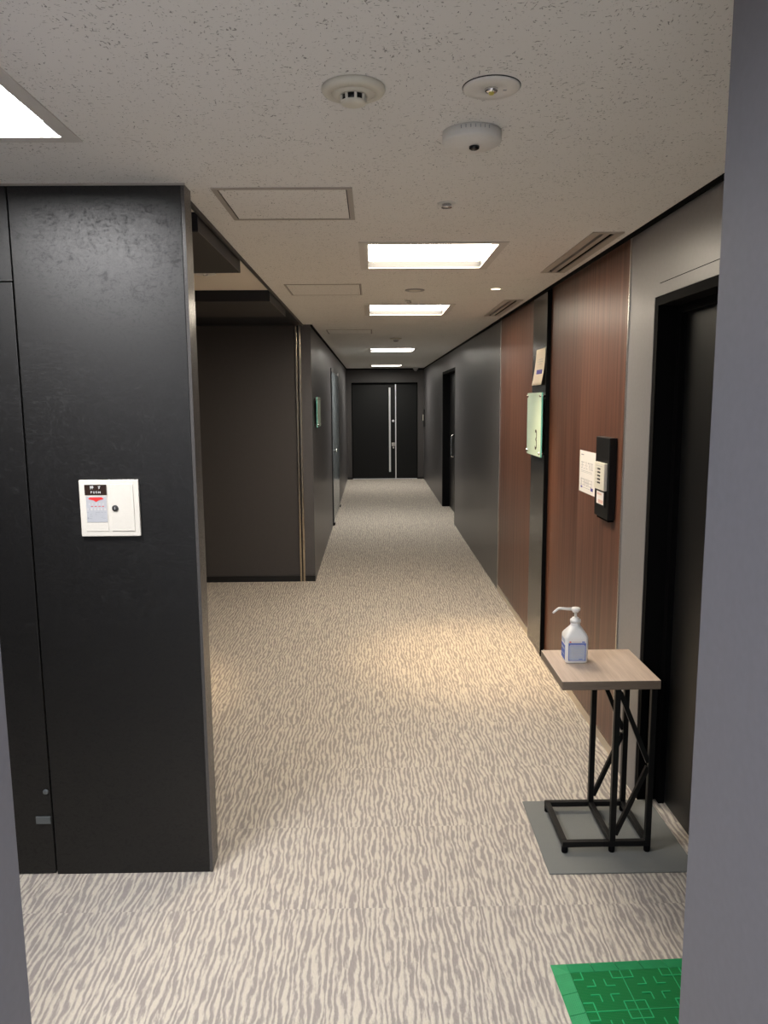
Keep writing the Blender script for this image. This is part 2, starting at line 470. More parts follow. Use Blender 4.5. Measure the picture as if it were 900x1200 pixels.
# hall on the left
struct(MB().box(-3.6, -0.704, 7.16, 7.34, 0, HC).build('wall_hall_back', MAT['grey_hall']))
struct(MB().box(-3.6, -0.704, 7.148, 7.1599, 0, 0.055).build('baseboard_hall', MAT['black']))
struct(MB().box(-0.654, -0.5605, 7.150, 7.1599, 0, 0.055).build('baseboard_corner', MAT['black']))
struct(MB().box(-3.75, -3.6, -3.0, 7.34, 0, 2.66).build('wall_hall_left', MAT['grey_hall']))
p = MB(); p.box(-0.704, -0.686, 7.146, 7.20, 0, 2.39, .003); p.box(-0.674, -0.654, 7.146, 7.20, 0, 2.39, .003); p.mi = 1; p.box(-0.686, -0.674, 7.156, 7.20, 0, 2.39); p.mi = 0
p.box(-0.704, -0.654, 7.144, 7.16, 2.20, 2.212)
struct(p.build('trim_9', [MAT['bronze'], MAT['black']]))
for i, (a, b) in enumerate(((2.965, 3.885), (4.97, 5.85))):
    m = MB(); m.box(-3.6, -0.641, a, b, 2.330, 2.334); m.mi = 1; m.box(-3.6, -0.641, a, b, 2.334, HC-.0001)
    struct(m.build('trim_%d' % (10+i), [MAT['beam'], MAT['beam_side']]))
struct(MB().box(-3.6, -0.641, 5.852, 7.158, 2.392, HC-.0001).build('trim_15', MAT['beam_side']))  # dark sheet stands in for the unlit ceiling behind the second beam

# left corridor wall, end wall
struct(MB().box(-0.704, XL, 7.16, 16.95, 0, HC).build('wall_left', MAT['grey']))
struct(MB().box(-0.5599, -0.546, 7.162, YE, 2.382, HC).build('trim_12', MAT['black_matt']))
w = MB(); w.box(XL, -0.455, YE, 16.95, 0, HC); w.box(0.985, XR, YE, 16.95, 0, HC); w.box(-0.455, 0.985, YE, 16.95, 2.10, HC)
struct(w.build('wall_end', MAT['grey_hall']))
p = MB(); p.box(XL, -0.455, YE-.012, YE, 0, .05); p.box(0.985, XR, YE-.012, YE, 0, .05)
struct(p.build('baseboard_end', MAT['black']))
struct(MB().box(XL, XR, YE-.02, YE-.0001, 2.375, HC).build('trim_13', MAT['black_matt']))

# doorway wall the camera looks through, and the lobby behind it
struct(MB().box(-3.6, -0.604, 0.85, 1.2, 0, HC, .002).build('wall_front_left', MAT['jamb']))
struct(MB().box(0.531, 1.45, 0.85, 1.2, 0, HC, .002).build('wall_front_right', MAT['jamb']))
struct(MB().box(-3.6, 1.6, -3.15, -3.0, 0, 2.56).build('wall_lobby_back', MAT['lobby']))
struct(MB().box(1.45, 1.6, -3.0, 0.85, 0, 2.56).build('wall_lobby_right', MAT['lobby']))

# right black door in its recess
d = struct(MB().box(1.225, 1.27, 2.215, 3.055, 0.006, 2.065, .002).build('door_2', MAT['black_door']))
f = MB(); f.box(1.122, 1.30, 3.055, 3.0895, 0, 2.0995); f.box(1.122, 1.30, 2.181, 2.215, 0, 2.0995); f.box(1.122, 1.30, 2.215, 3.055, 2.065, 2.0995)
f.box(1.20, 1.2245, 3.02, 3.055, 0, 2.065); f.box(1.20, 1.2245, 2.215, 3.02, 2.035, 2.065)
f.build('door_frame', MAT['black_matt'], d)
h = MB(); h.tube([(1.225,2.30,1.0),(1.175,2.30,1.0),(1.17,2.31,1.0),(1.17,2.42,1.0)], .009); h.lathe([(0,0),(.024,0),(.024,-.006),(0,-.006)], (1.225,2.30,1.0), 'X')
h.build('lever_handle', MAT['steel'], d)
struct(MB().box(1.27, 1.45, 2.18, 3.09, 0, 2.10).build('wall_right_recess', MAT['black_matt']))
# dark joint above the door
struct(MB().box(1.1192, 1.1215, 2.18, 3.04, 2.146, 2.1485).build('trim_14', MAT['black_matt']))

# right far door
d = struct(MB().box(1.235, 1.28, 10.47, 12.29, 0.006, 2.11, .002).build('door_3', MAT['black_door']))
f = MB(); f.box(1.122, 1.30, 12.29, 12.3295, 0, 2.1495); f.box(1.122, 1.30, 10.4305, 10.47, 0, 2.1495); f.box(1.122, 1.30, 10.47, 12.29, 2.11, 2.1495)
f.build('door_frame', MAT['black_matt'], d)
h = MB(); h.tube([(1.235,11.45,1.19),(1.19,11.45,1.19),(1.182,11.45,1.18),(1.18,11.45,1.16),(1.18,11.45,.90),(1.182,11.45,.88),(1.19,11.45,.87),(1.235,11.45,.87)], .011)
h.build('pull_handle', MAT['chrome'], d)
struct(MB().box(1.28, 1.45, 10.43, 12.33, 0, 2.15).build('wall_right_recess.001', MAT['black_matt']))

# left glass door on floor pivots
d = struct(MB().box(-0.556, -0.544, 10.50, 12.35, 0.035, 2.10, .002).build('door_4', MAT['clear_film']))
MB().box(-0.559, -0.541, 10.50, 12.35, 0.035, 0.055).build('bottom_rail', MAT['steel'], d)
for y in (10.47, 12.33):
    q = MB(); q.box(-0.5595, -0.530, y, y+.10, 0.0, 0.035, .003); q.build('floor_pivot', MAT['black_metal'], d)
    q = MB(); q.box(-0.5595, -0.530, y, y+.10, 2.10, 2.15, .003); q.build('top_pivot', MAT['steel'], d)
MB().box(-0.5599, -0.548, 10.44, 10.468, 0, 2.15).build('side_frame', MAT['black'], d)
MB().lathe([(0,0),(.018,.0),(.018,.02),(.028,.028),(.028,.04),(0,.042)], (-0.544,10.75,1.02), 'X', 24).build('door_knob', MAT['chrome'], d)

# double door at the corridor end
d = struct(MB().box(-0.44, 0.493, 16.80, 16.85, 0.012, 2.06, .003).build('door_5', MAT['end_door']))
MB().box(0.518, 0.97, 16.80, 16.85, 0.012, 2.06, .003).build('narrow_leaf', MAT['end_door'], d)
f = MB(); f.box(-0.4545, -0.44, 16.76, 16.90, 0, 2.0995); f.box(0.97, 0.9845, 16.76, 16.90, 0, 2.0995); f.box(-0.44, 0.97, 16.76, 16.90, 2.06, 2.0995)
f.build('door_frame', MAT['black_matt'], d)
MB().box(0.495, 0.516, 16.785, 16.85, 0.012, 2.06).build('meeting_strip', MAT['satin'], d)
MB().box(-0.44, 0.97, 16.755, 16.87, 0.0, 0.012).build('threshold', MAT['satin'], d)
h = MB(); h.box(0.355, 0.395, 16.735, 16.76, 0.16, 1.99, .006)
for z in (.35, 1.07, 1.80): h.bar((.375,16.758,z), (.375,16.80,z), .02)
h.build('long_pull_bar', MAT['satin'], d)
h = MB(); h.lathe([(0,0),(.028,0),(.028,-.03),(.022,-.04),(0,-.042)], (.45,16.80,1.27), 'Y', 24); h.build('door_knob', MAT['satin'], d)
MB().box(.433, .467, 16.79, 16.80, .80, 1.22, .003).build('lock_plate', MAT['black_metal'], d)
q = MB(); q.box(.415, .485, 16.775, 16.80, .72, .80, .004); q.lathe([(0,0),(.02,0),(.02,-.02),(0,-.02)], (.455,16.80,.69), 'Y', 24)
q.build('latch_case', MAT['steel'], d)
struct(MB().box(-0.46, 0.99, 16.95, 17.05, 0, 2.15).build('wall_end_backing', MAT['black_matt']))

# ================================================================== ceiling fixtures
def ceiling_light(rect, diff, label):
    x0, x1, y0, y1 = rect; cx, cy_ = (x0+x1)/2, (y0+y1)/2; a, b = (x1-x0)/2, (y1-y0)/2
    t = thing('ceiling_light', label, 'ceiling light', (cx, cy_, HC), 0, 'ceiling panel lights')
    f = MB(); fl = .035; zb = -.004
    f.box(-a-fl, -a+.006, -b-fl, b+fl, zb, -.0002); f.box(a-.006, a+fl, -b-fl, b+fl, zb, -.0002)
    f.box(-a+.006, a-.006, -b-fl, -b+.006, zb, -.0002); f.box(-a+.006, a-.006, b-.006, b+fl, zb, -.0002)
    f.build('frame', MAT['light_frame'], t)
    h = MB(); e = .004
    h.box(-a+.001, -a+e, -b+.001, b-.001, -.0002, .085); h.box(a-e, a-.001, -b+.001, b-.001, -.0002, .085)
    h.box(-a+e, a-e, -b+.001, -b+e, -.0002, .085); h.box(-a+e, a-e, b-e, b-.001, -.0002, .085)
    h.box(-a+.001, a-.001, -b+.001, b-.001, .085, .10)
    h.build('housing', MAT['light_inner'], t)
    MB().box(-a+.008, a-.008, -b+.008, b-.008, .032, .050, .003).build('diffuser', diff, t)
    return t
ceiling_light(LIGHTS[0], MAT['diffuser'], 'square recessed ceiling light panel, nearest of the row down the corridor')
ceiling_light(LIGHTS[1], MAT['diffuser'], 'square recessed ceiling light panel, second of the row down the corridor')
ceiling_light(LIGHTS[2], MAT['diffuser_far'], 'square recessed ceiling light panel, third of the row down the corridor')
ceiling_light(LIGHTS[3], MAT['diffuser_far'], 'square recessed ceiling light panel, farthest of the row, just before the end doors')
ceiling_light(NEAR_LIGHT, MAT['diffuser_cool'], 'white ceiling light panel cut by the left edge, in front of the black wall')

def ceiling_vent(rect, label):
    x0, x1, y0, y1 = rect; cx, cy_ = (x0+x1)/2, (y0+y1)/2; a, b = (x1-x0)/2, (y1-y0)/2
    t = thing('ceiling_vent', label, 'air vent', (cx, cy_, HC), 0, 'slot air vents along the right wall')
    f = MB(); fl = .012; zb = -.005; si = .031
    f.box(-a-fl, -si, -b-fl, b+fl, zb, -.0002); f.box(si, a+fl, -b-fl, b+fl, zb, -.0002)
    f.box(-si, si, -b-fl, -b+.012, zb, -.0002); f.box(-si, si, b-.012, b+fl, zb, -.0002)
    f.build('frame', MAT['alu'], t)
    MB().box(-.013, .013, -b+.012, b-.012, zb, .012, .001).build('slat', MAT['alu'], t)
    h = MB(); h.box(-a+.001, -a+.004, -b+.001, b-.001, 0, .10); h.box(a-.004, a-.001, -b+.001, b-.001, 0, .10)
    h.box(-a+.004, a-.004, -b+.001, -b+.004, 0, .10); h.box(-a+.004, a-.004, b-.004, b-.001, 0, .10); h.box(-a+.001, a-.001, -b+.001, b-.001, .10, .105)
    h.build('duct', MAT['black_matt'], t)
ceiling_vent(VENTS[0], 'long two-slot air vent in the ceiling above the wide wood panel, the nearer one')
ceiling_vent(VENTS[1], 'long two-slot air vent in the ceiling above the narrow wood panel, the farther one')

def hatch(x0, x1, y0, y1, fw_, m, label):
    cx, cy_ = (x0+x1)/2, (y0+y1)/2; a, b = (x1-x0)/2, (y1-y0)/2
    t = thing('ceiling_hatch', label, 'access hatch', (cx, cy_, HC), 0, 'square access hatches in the ceiling')
    f = MB(); zb = -.0035
    f.box(-a, -a+fw_, -b, b, zb, -.0001); f.box(a-fw_, a, -b, b, zb, -.0001); f.box(-a+fw_, a-fw_, -b, -b+fw_, zb, -.0001); f.box(-a+fw_, a-fw_, b-fw_, b, zb, -.0001)
    f.build('frame', MAT[m], t)
    g = fw_+.004
    MB().box(-a+g, a-g, -b+g, b-g, -.003, -.0001, .001).build('hatch_panel', MAT['ceiling'], t)
    if m == 'grey_frame':
        q = MB(); q.box(-a+g-.004, a-g+.004, -b+g-.004, b-g+.004, -.0012, -.0001); q.build('joint', MAT['black'], t)
    return t
hatch(-.525, -.06, 2.64, 3.085, .018, 'grey_frame', 'square access hatch with a grey frame in the ceiling, nearest, beside the black wall corner')
hatch(-.525, -.06, 4.735, 5.20, .008, 'grey_frame', 'thin-framed square access hatch in the ceiling between the first two light panels')
hatch(-.45, .005, 7.68, 8.14, .008, 'grey_frame', 'faint square access hatch in the ceiling beyond the second light panel')

# smoke detector
t = thing('smoke_detector', 'cream round smoke detector with dark slots under the near ceiling', 'smoke detector', (-.036, 1.835, HC))
MB().lathe([(0,-.0002),(.071,-.0002),(.072,-.006),(.068,-.012),(.052,-.017),(.050,-.012),(0,-.012)], n=48).build('base_ring', MAT['cream'], t)
MB().lathe([(0,-.012),(.0485,-.012),(.0475,-.015),(.036,-.018),(.0305,-.019),(.030,-.018),(0,-.018)], n=48).build('body', MAT['cream'], t)
MB().lathe([(0,-.018),(.026,-.018),(.026,-.030),(0,-.030)], n=32).build('sensing_chamber', MAT['lens'], t)
q = MB()
for k in range(8):
    a = 2*PI*k/8 + .2
    q.bar((.0275*math.cos(a), .0275*math.sin(a), -.018), (.0265*math.cos(a), .0265*math.sin(a), -.031), .006)
q.lathe([(0,-.030),(.029,-.030),(.028,-.034),(.020,-.037),(0,-.038)], n=32)
q.build('cage_cap', MAT['cream'], t)
# emergency light
t = thing('emergency_light', 'flat white round emergency light with a small yellow lamp in the near ceiling', 'emergency light', (.274, 1.83, HC))
MB().lathe([(0,-.0002),(.064,-.0002),(.064,-.004),(.061,-.006),(.02,-.007),(.018,-.005),(0,-.005)], n=48).build('cover_plate', MAT['white'], t)
MB().lathe([(.0643,-.0002),(.0652,-.0002),(.0652,-.002),(.0643,-.002)], n=48).build('gasket_ring', MAT['ink'], t)
MB().lathe([(0,-.005),(.015,-.005),(.014,-.011),(.009,-.013),(0,-.0135)], n=24).build('lamp_lens', MAT['chrome'], t)
MB().lathe([(0,-.0135),(.0065,-.0135),(.005,-.017),(0,-.018)], n=20).build('led_lamp', MAT['lamp_yellow'], t)
MB().box(.026, .034, -.002, .002, -.0085, -.0062, .001).build('test_switch', MAT['grey_plastic'], t)
# drum-shaped sensor
t = thing('ceiling_sensor', 'white drum-shaped sensor with a dark lens under the near ceiling', 'sensor', (.268, 2.125, HC))
MB().lathe([(0,-.0002),(.077,-.0002),(.0775,-.024),(.0765,-.027),(.073,-.029),(.060,-.035),(.02,-.042),(0,-.042)], n=56).build('housing', MAT['white'], t)
MB().lathe([(0,-.0415),(.014,-.0415),(.013,-.047),(.008,-.050),(0,-.051)], (.004,-.02,0), n=24).build('lens', MAT['lens'], t)
q = MB()
for k in range(-3, 4):
    a = -PI/2 + k*.16; r = .0775
    q.bar((r*math.cos(a), r*math.sin(a), -.004), (r*math.cos(a), r*math.sin(a), -.012), .0025)
q.build('vent_slots', MAT['grey_plastic'], t)
# sprinkler, small round ceiling items
t = thing('sprinkler', 'small recessed sprinkler head in the ceiling before the first corridor light', 'sprinkler', (.272, 2.85, HC))
MB().lathe([(0,-.0002),(.034,-.0002),(.034,-.002),(.024,-.004),(0,-.004)], n=36).build('escutcheon', MAT['white'], t)
MB().lathe([(0,-.004),(.017,-.004),(.016,-.012),(.019,-.013),(.019,-.0155),(0,-.0155)], n=28).build('sprinkler_head', MAT['chrome'], t)
t = thing('speaker', 'pale round speaker grille in the ceiling between the first and second corridor lights', 'speaker', (.276, 5.0, HC))
MB().lathe([(0,-.0002),(.062,-.0002),(.062,-.004),(.058,-.006),(.054,-.005)], n=44).build('rim', MAT['grey_plastic'], t)
MB().lathe([(0,-.003),(.054,-.003),(.03,-.006),(0,-.007)], n=44).build('grille', MAT['cream'], t)
t = thing('sprinkler', 'tiny sprinkler head in the ceiling just before the second corridor light', 'sprinkler', (.264, 5.50, HC))
MB().lathe([(0,-.0002),(.032,-.0002),(.032,-.002),(.022,-.004),(0,-.004)], n=30).build('escutcheon', MAT['white'], t)
MB().lathe([(0,-.004),(.015,-.004),(.014,-.011),(.018,-.012),(.018,-.015),(0,-.015)], n=24).build('sprinkler_head', MAT['chrome'], t)
t = thing('smoke_detector', 'small round detector under the ceiling beyond the second corridor light', 'smoke detector', (.27, 8.75, HC))
MB().lathe([(0,-.0002),(.065,-.0002),(.062,-.012),(.05,-.016),(0,-.016)], n=36).build('base_ring', MAT['cream'], t)
MB().lathe([(0,-.016),(.03,-.016),(.028,-.035),(.02,-.042),(0,-.043)], n=30).build('body', MAT['grey_plastic'], t)
t = thing('dome_camera', 'small white dome camera under the ceiling above the end doors', 'camera', (.93, 16.58, HC))
MB().lathe([(0,-.0002),(.055,-.0002),(.055,-.025),(.05,-.03),(0,-.03)], n=32).build('base', MAT['white'], t)
MB().lathe([(0,-.03),(.042,-.03),(.036,-.055),(.02,-.068),(0,-.072)], n=32).build('dome', MAT['grey_plastic'], t)

def downlight(x, y, z, r, label, watts, rot=(0,0,0), blend=1.0, size=.95):
    t = thing('downlight', label, 'downlight', (x, y, z), 0, 'small round warm downlights')
    MB().lathe([(r*.80,-.0002),(r*1.08,-.0002),(r*1.08,-.003),(r*.85,-.006),(r*.80,-.002)], n=36).build('rim', MAT['white'], t)
    MB().lathe([(0,-.0003),(r*.80,-.0003),(r*.7,-.0025),(0,-.0035)], n=36).build('lamp_lens', MAT['lamp_warm'], t)
    l = bpy.data.lights.new('downlight_beam', 'SPOT'); l.energy = watts; l.color = SPOT_COL; l.spot_size = size; l.spot_blend = blend; l.shadow_soft_size = .03
    o = bpy.data.objects.new('downlight_beam', l); COL.objects.link(o); o.parent = t; o.location = (0, 0, -.012); o.rotation_euler = rot
    return t
downlight(DOWN[0], DOWN[1], HC, .040, 'small glowing round downlight in the ceiling over the dark pillar', SPOT_W)
downlight(-1.50, 4.30, HC, .045, 'small glowing round downlight in the hall ceiling, behind the black wall', SPOT_W*1.1, (0, .12, 0))
t = thing('emergency_light', 'pale round flush fitting in the hall ceiling between the two black beams', 'emergency light', (-.906, 4.33, HC))
MB().lathe([(0,-.0002),(.058,-.0002),(.058,-.004),(.054,-.006),(.02,-.007),(.018,-.005),(0,-.005)], n=40).build('cover_plate', MAT['white'], t)
MB().lathe([(0,-.005),(.014,-.005),(.012,-.011),(0,-.013)], n=24).build('lamp_lens', MAT['chrome'], t)

# ================================================================== wall-mounted things
# ivory release box on the black wall (local: x right, z up, face towards -y)
t = thing('release_box', 'ivory square box with PUSH plate and key lock on the black wall', 'wall box', (-.8935, 2.59, 1.254))
b = MB(); b.box(-.100, .100, -.012, 0, 0, .193, .002); b.build('body', MAT['box_white'], t)
q = MB(); q.box(-.0815, -.0060, -.0135, -.0121, .018, .178, .0008); q.build('left_cover', MAT['box_white'], t)
dr = MB(); dr.box(.0055, .0825, -.0145, -.0121, .018, .178, .001); dr = dr.build('lock_door', MAT['box_white'], t)
q = MB(); q.lathe([(0,0),(.0105,0),(.0105,-.003),(.008,-.0045),(0,-.0045)], (.0195,-.0145,.097), 'Y', 28); q.build('key_lock', MAT['ink'], dr)
q = MB(); q.box(.0183,.0207,-.0194,-.0190,.0925,.1015); q.build('keyway', MAT['grey_plastic'], dr)
pl = MB(); pl.box(-.0805, -.0065, -.0150, -.0136, .142, .1775, .0006); pl = pl.build('push_plate', MAT['brown'], t)
fx = (PI/2, 0, 0)
text_mesh('lettering', '押　す', .0125, MAT['text_white'], pl, (-.0435, -.0153, .1670), fx, .0003)
text_mesh('lettering', 'P U S H', .0105, MAT['text_white'], pl, (-.0435, -.0153, .1512), fx, .0003)
lb = MB(); lb.box(-.0775, -.0085, -.0143, -.0136, .049, .1375); lb = lb.build('instruction_label', MAT['label_grey'], t)
q = MB()
def tri_prism(poly, y0, y1): # polygon in x,z
    n = len(poly); v = [(x, y0, z) for x, z in poly] + [(x, y1, z) for x, z in poly]
    q._new(v, [tuple(range(n)), tuple(range(2*n-1, n-1, -1))] + [(k, n+k, n+(k+1) % n, (k+1) % n) for k in range(n)])
tri_prism([(-.071,.1285),(-.063,.1345),(-.025,.1345),(-.017,.1285),(-.034,.1245),(-.0435,.1185),(-.053,.1245)], -.0147, -.01431)
q.build('red_arrow', MAT['red'], lb)
q = MB()
for k in range(4): q.box(-.062+k*.0125, -.055+k*.0125, -.0146, -.01431, .1025, .1045)
q.box(-.058,-.052,-.0146,-.01431,.1110,.1118)
q.build('red_print', MAT['red'], lb)
q = MB()
for k, wd in enumerate((.003,.005,.006,.006,.005,.006)): q.box(-.0745+k*.0113, -.0745+k*.0113+wd, -.0146, -.01431, .090, .0975)
for k in range(5): q.box(-.069+k*.0118, -.066+k*.0118, -.0146, -.01431, .1085, .1145)
q.build('grey_print', MAT['ink_soft'], lb)
q = MB()
q.box(-.0755,-.0705,-.0146,-.01431,.0815,.0838); q.box(-.0755,-.071,-.0146,-.01431,.0605,.0665); q.box(-.070,-.061,-.0146,-.01431,.0615,.0628)
for x0, x1, z in ((-.048,-.033,.0825),(-.029,-.022,.0825),(-.017,-.012,.0825),(-.065,-.060,.0775),(-.066,-.062,.0735),(-.049,-.043,.0775),(-.047,-.044,.0730),(-.068,-.057,.0690),(-.030,-.024,.0655),(-.024,-.012,.0625)):
    q.box(x0, x1, -.0146, -.01431, z, z+.0013)
q.build('small_print', MAT['ink_grey'], lb)

# glass sign with the numeral, on the dark pillar (faces -x)
def standoffs(t, y0, y1, z0, z1, x0, x1):
    for y in (y0, y1):
        for z in (z0, z1):
            MB().lathe([(0,x0),(.009,x0),(.009,x1),(0,x1)], (0,y,z), 'X', 20).build('standoff', MAT['chrome'], t)
t = thing('room_sign', 'pale green glass sign with the numeral 3 standing off the dark pillar', 'sign', (1.112, 5.13, 1.335))
g = MB(); g.box(-.032, -.024, -.215, .225, 0, .415, .001); g.mi = 1; g.box(-.0322, -.0238, -.2205, -.2151, 0, .415)
g.build('glass_plate', [MAT['frost'], MAT['frost_edge']], t)
standoffs(t, -.195, .200, .022, .393, -.040, 0.0)
text_mesh('numeral', '3', .19, MAT['ink'], t, (-.0326, -.075, .100), (PI/2, 0, -PI/2), .0004, .8)
t = thing('room_sign', 'greenish glass sign standing off the far left corridor wall', 'sign', (XL, 7.62, 1.455))
g = MB(); g.box(.024, .032, -.22, .22, 0, .29, .001); g.mi = 1; g.box(.0238, .0322, -.2255, -.2201, 0, .29)
g.build('glass_plate', [MAT['frost'], MAT['frost_edge']], t)
standoffs(t, -.20, .20, .02, .27, 0.0, .040)

# paper notice curling off the pillar above the sign
def sheet(rows, w0, thick, mbx):
    """rows: (z, x offset list at columns); columns along y"""
    n = len(w0); v = []; f = []
    for z, xs in rows:
        for y, x in zip(w0, xs): v.append((x, y, z))
    N = len(v)
    for z, xs in rows:
        for y, x in zip(w0, xs): v.append((x-thick, y, z))
    m = len(rows)
    for i in range(m-1):
        for k in range(n-1):
            a = i*n+k; f.append((a, a+1, a+n+1, a+n)); f.append((N+a, N+a+n, N+a+n+1, N+a+1))
    for k in range(n-1):
        f.append((k, N+k, N+k+1, k+1)); a = (m-1)*n+k; f.append((a, a+1, N+a+1, N+a))
    for i in range(m-1):
        a = i*n; f.append((a, a+n, N+a+n, N+a)); a = i*n+n-1; f.append((a, N+a, N+a+n, a+n))
    mbx._new(v, f, True)
def curl(y, z, zt):
    d = max(0, zt-z)
    return -.001 - .11*d*d*4*(0.35+.65*abs((y-5.12)/.15)) - .010*(d/.235)*max(0, (y-5.0)/.27)
t = thing('paper_notice', 'cream paper notice with a violet patch curling off the pillar above the green sign', 'notice', (1.112, 5.10, 1.80))
cols = [-.135+.27*k/10 for k in range(11)]; rowz = [.235-.235*k/10 for k in range(11)]
mbx = MB(); sheet([(z, [curl(y+5.10, z, .235) for y in cols]) for z in rowz], cols, .0006, mbx)
sh = mbx.build('sheet', MAT['paper_warm'], t)
def patch(y0, y1, z0, z1, name, m, par):
    mb_ = MB(); cc = [y0+(y1-y0)*k/6 for k in range(7)]; rr = [z1+(z0-z1)*k/4 for k in range(5)]
    sheet([(z, [curl(y+5.10, z, .235)-.0008 for y in cc]) for z in rr], cc, .0005, mb_)
    return mb_.build(name, MAT[m], par)
patch(-.085, .075, .072, .100, 'violet_patch', 'violet', sh)
for z, y0, y1 in ((.165,-.07,.06),(.150,-.075,.075),(.135,-.04,.05)): patch(y0, y1, z, z+.004, 'print_line', 'ink_soft', sh)

# intercom unit on the wide wood panel
t = thing('intercom', 'tall black wall plate with a beige keypad handset on the wide wood panel', 'intercom', (1.134, 3.635, 1.140))
MB().box(-.036, 0, -.105, .110, 0, .385, .003).build('back_plate', MAT['black_metal'], t)
MB().box(-.028, 0, -.09, .09, -.012, 0.0, .002).build('lower_shadow', MAT['black_matt'], t)  # black strip stands in for the shadow gap under the plate
kp = MB(); kp.box(-.052, -.0362, -.085, .072, .135, .265, .003); kp = kp.build('keypad', MAT['cream'], t)
for k in range(5):
    MB().box(-.0532, -.0521, -.025, .018, .165+k*.0165, .173+k*.0165, .0004).build('key', MAT['ink'], kp)
    MB().box(-.0530, -.0521, .028, .046, .166+k*.0165, .171+k*.0165).build('key_caption', MAT['ink_soft'], kp)
MB().box(-.0530, -.0521, -.05, .046, .248, .252).build('keypad_print', MAT['ink_soft'], kp)
cf = MB(); cf.box(-.040, -.0362, -.065, .080, .055, .133, .001); cf = cf.build('card_frame', MAT['black'], t)
cq = MB(); cq.box(-.0412, -.0401, -.050, .060, .064, .124); cq = cq.build('card', MAT['paper'], cf)
q = MB(); q.box(-.0418, -.0413, -.045, .030, .068, .085); q.box(-.0418,-.0413,-.02,.05,.108,.116); q.build('card_print', MAT['pink'], cq)

# landscape paper sheet on the wood
t = thing('instruction_sheet', 'white landscape instruction sheet taped on the wood panel beside the black intercom', 'notice', (1.134, 4.015, 1.21))
sh = MB(); sh.box(-.0008, -.0001, -.148, .148, 0, .222); sh = sh.build('sheet', MAT['paper'], t)
q = MB(); random.seed(3)
for base in (.125, .035):
    y = .115
    while y > -.10:
        wd = random.uniform(.006, .016)
        for r in range(3):
            if random.random() < .7: q.box(-.0013, -.0009, y-wd*.8, y, base+r*.016+random.uniform(0,.004), base+r*.016+.006)
        if random.random() < .6: q.box(-.0013, -.0009, y-.0025, y, base, base+.04)
        y -= wd+.008
    q.box(-.0013, -.0009, -.09, .115, base-.010, base-.0085)
q.box(-.0013, -.0009, -.10, .120, .108, .1092); q.box(-.0013, -.0009, .07, .12, .198, .203)
q.build('print', MAT['ink_grey'], sh)
MB().box(-.0013, -.0009, -.115, -.075, .020, .036).build('violet_print', MAT['violet'], sh); MB().box(-.0013, -.0009, .085, .115, .022, .032).build('violet_print', MAT['violet'], sh)

# card reader by the end doors
t = thing('card_reader', 'narrow black card reader plate with a pale keypad beside the end doors', 'card reader', (XR, 16.55, 1.15))
MB().box(-.025, 0, -.06, .06, 0, .37, .003).build('back_plate', MAT['black_metal'], t)
MB().box(-.038, -.0252, -.042, .042, .13, .26, .003).build('keypad', MAT['cream'], t)

# ================================================================== floor things
# grey felt mat
t = tag(MB().box(0, .545, 0, .505, 0.0, .006, .002).build('floor_mat', MAT['felt'], None, (.625, 2.54, 0.0)), 'thin grey felt mat on the carpet under the black side table', 'mat')

# side table
t = thing('side_table', 'small side table with oak top and black braced metal frame on a grey mat', 'side table', (.680, 2.645, .0061))
TX, TY, TZ = .362, .358, .684
top = MB(); top.box(0, TX, 0, TY, TZ-.034, TZ, .003)
top = top.build('table_top', [MAT['table_wood'], MAT['table_edge']], t)
for p_ in top.data.polygons:
    if abs(p_.normal.z) < .5: p_.material_index = 1
bw = .021
x0, xm, x1 = .033, .212, .346; y0, y1 = .027, .317; zb = .034
fr = MB()
fr.bar((x0-bw/2, y0, zb), (x1+bw/2, y0, zb), bw, bev=.0015); fr.bar((x0-bw/2, y1, zb), (x1+bw/2, y1, zb), bw, bev=.0015)
for x in (x0, xm, x1): fr.bar((x, y0+bw/2, zb), (x, y1-bw/2, zb), bw, bev=.0015)
fr.build('base_frame', MAT['black_metal'], t)
for x, y in ((x0,y0),(x1,y0),(x0,y1),(x1,y1),(xm,y0)):
    MB().lathe([(0,0),(.011,0),(.012,.004),(.012,.0235),(0,.0235)], (x,y,0), 'Z', 20).build('foot', MAT['black_matt'], t)
ztop = TZ-.034
for x in (xm, x1):
    for y in (y0, y1):
        MB().bar((x, y, zb+bw/2), (x, y, ztop), bw, bev=.0015).build('post', MAT['black_metal'], t)
for y in (y0, y1):
    q = MB(); zap = .345
    q.bar((xm+bw/2, y, ztop-.02), (x1-bw/2, y, zap+.012), .017, .014); q.bar((x1-bw/2, y, zap-.006), (xm+bw/2, y, zb+.035), .017, .014)
    q.build('brace', MAT['black_metal'], t)
q = MB(); 
for x in (xm, x1): q.bar((x, y0+bw/2, ztop-.008), (x, y1-bw/2, ztop-.008), .016)
q.build('top_rail', MAT['black_metal'], t)

# sanitiser pump bottle
t = thing('pump_bottle', 'white hand sanitizer pump bottle with blue label on the side table', 'bottle', (.783, 2.872, .6902), math.radians(-2))
t.scale = (1.17, 1.15, 1.02)
def rsq(hw, hd, r, z, n=8):
    pts = []
    for cxs, cys, a0 in ((1,1,0),(-1,1,PI/2),(-1,-1,PI),(1,-1,3*PI/2)):
        for k in range(n+1):
            a = a0+PI/2*k/n; pts.append((cxs*(hw-r)+r*math.cos(a), cys*(hd-r)+r*math.sin(a), z))
    return pts
b = MB()
prof = [(.031,.031,.012,0),(.0355,.0345,.012,.003),(.0375,.0365,.011,.008),(.0378,.0368,.010,.06),(.0378,.0368,.010,.098),(.0372,.0362,.011,.104),(.034,.033,.013,.112),
        (.027,.0265,.0155,.124),(.0205,.0205,.0165,.134),(.0168,.0168,.0160,.140),(.0158,.0158,.0155,.144),(.0158,.0158,.0155,.158)]
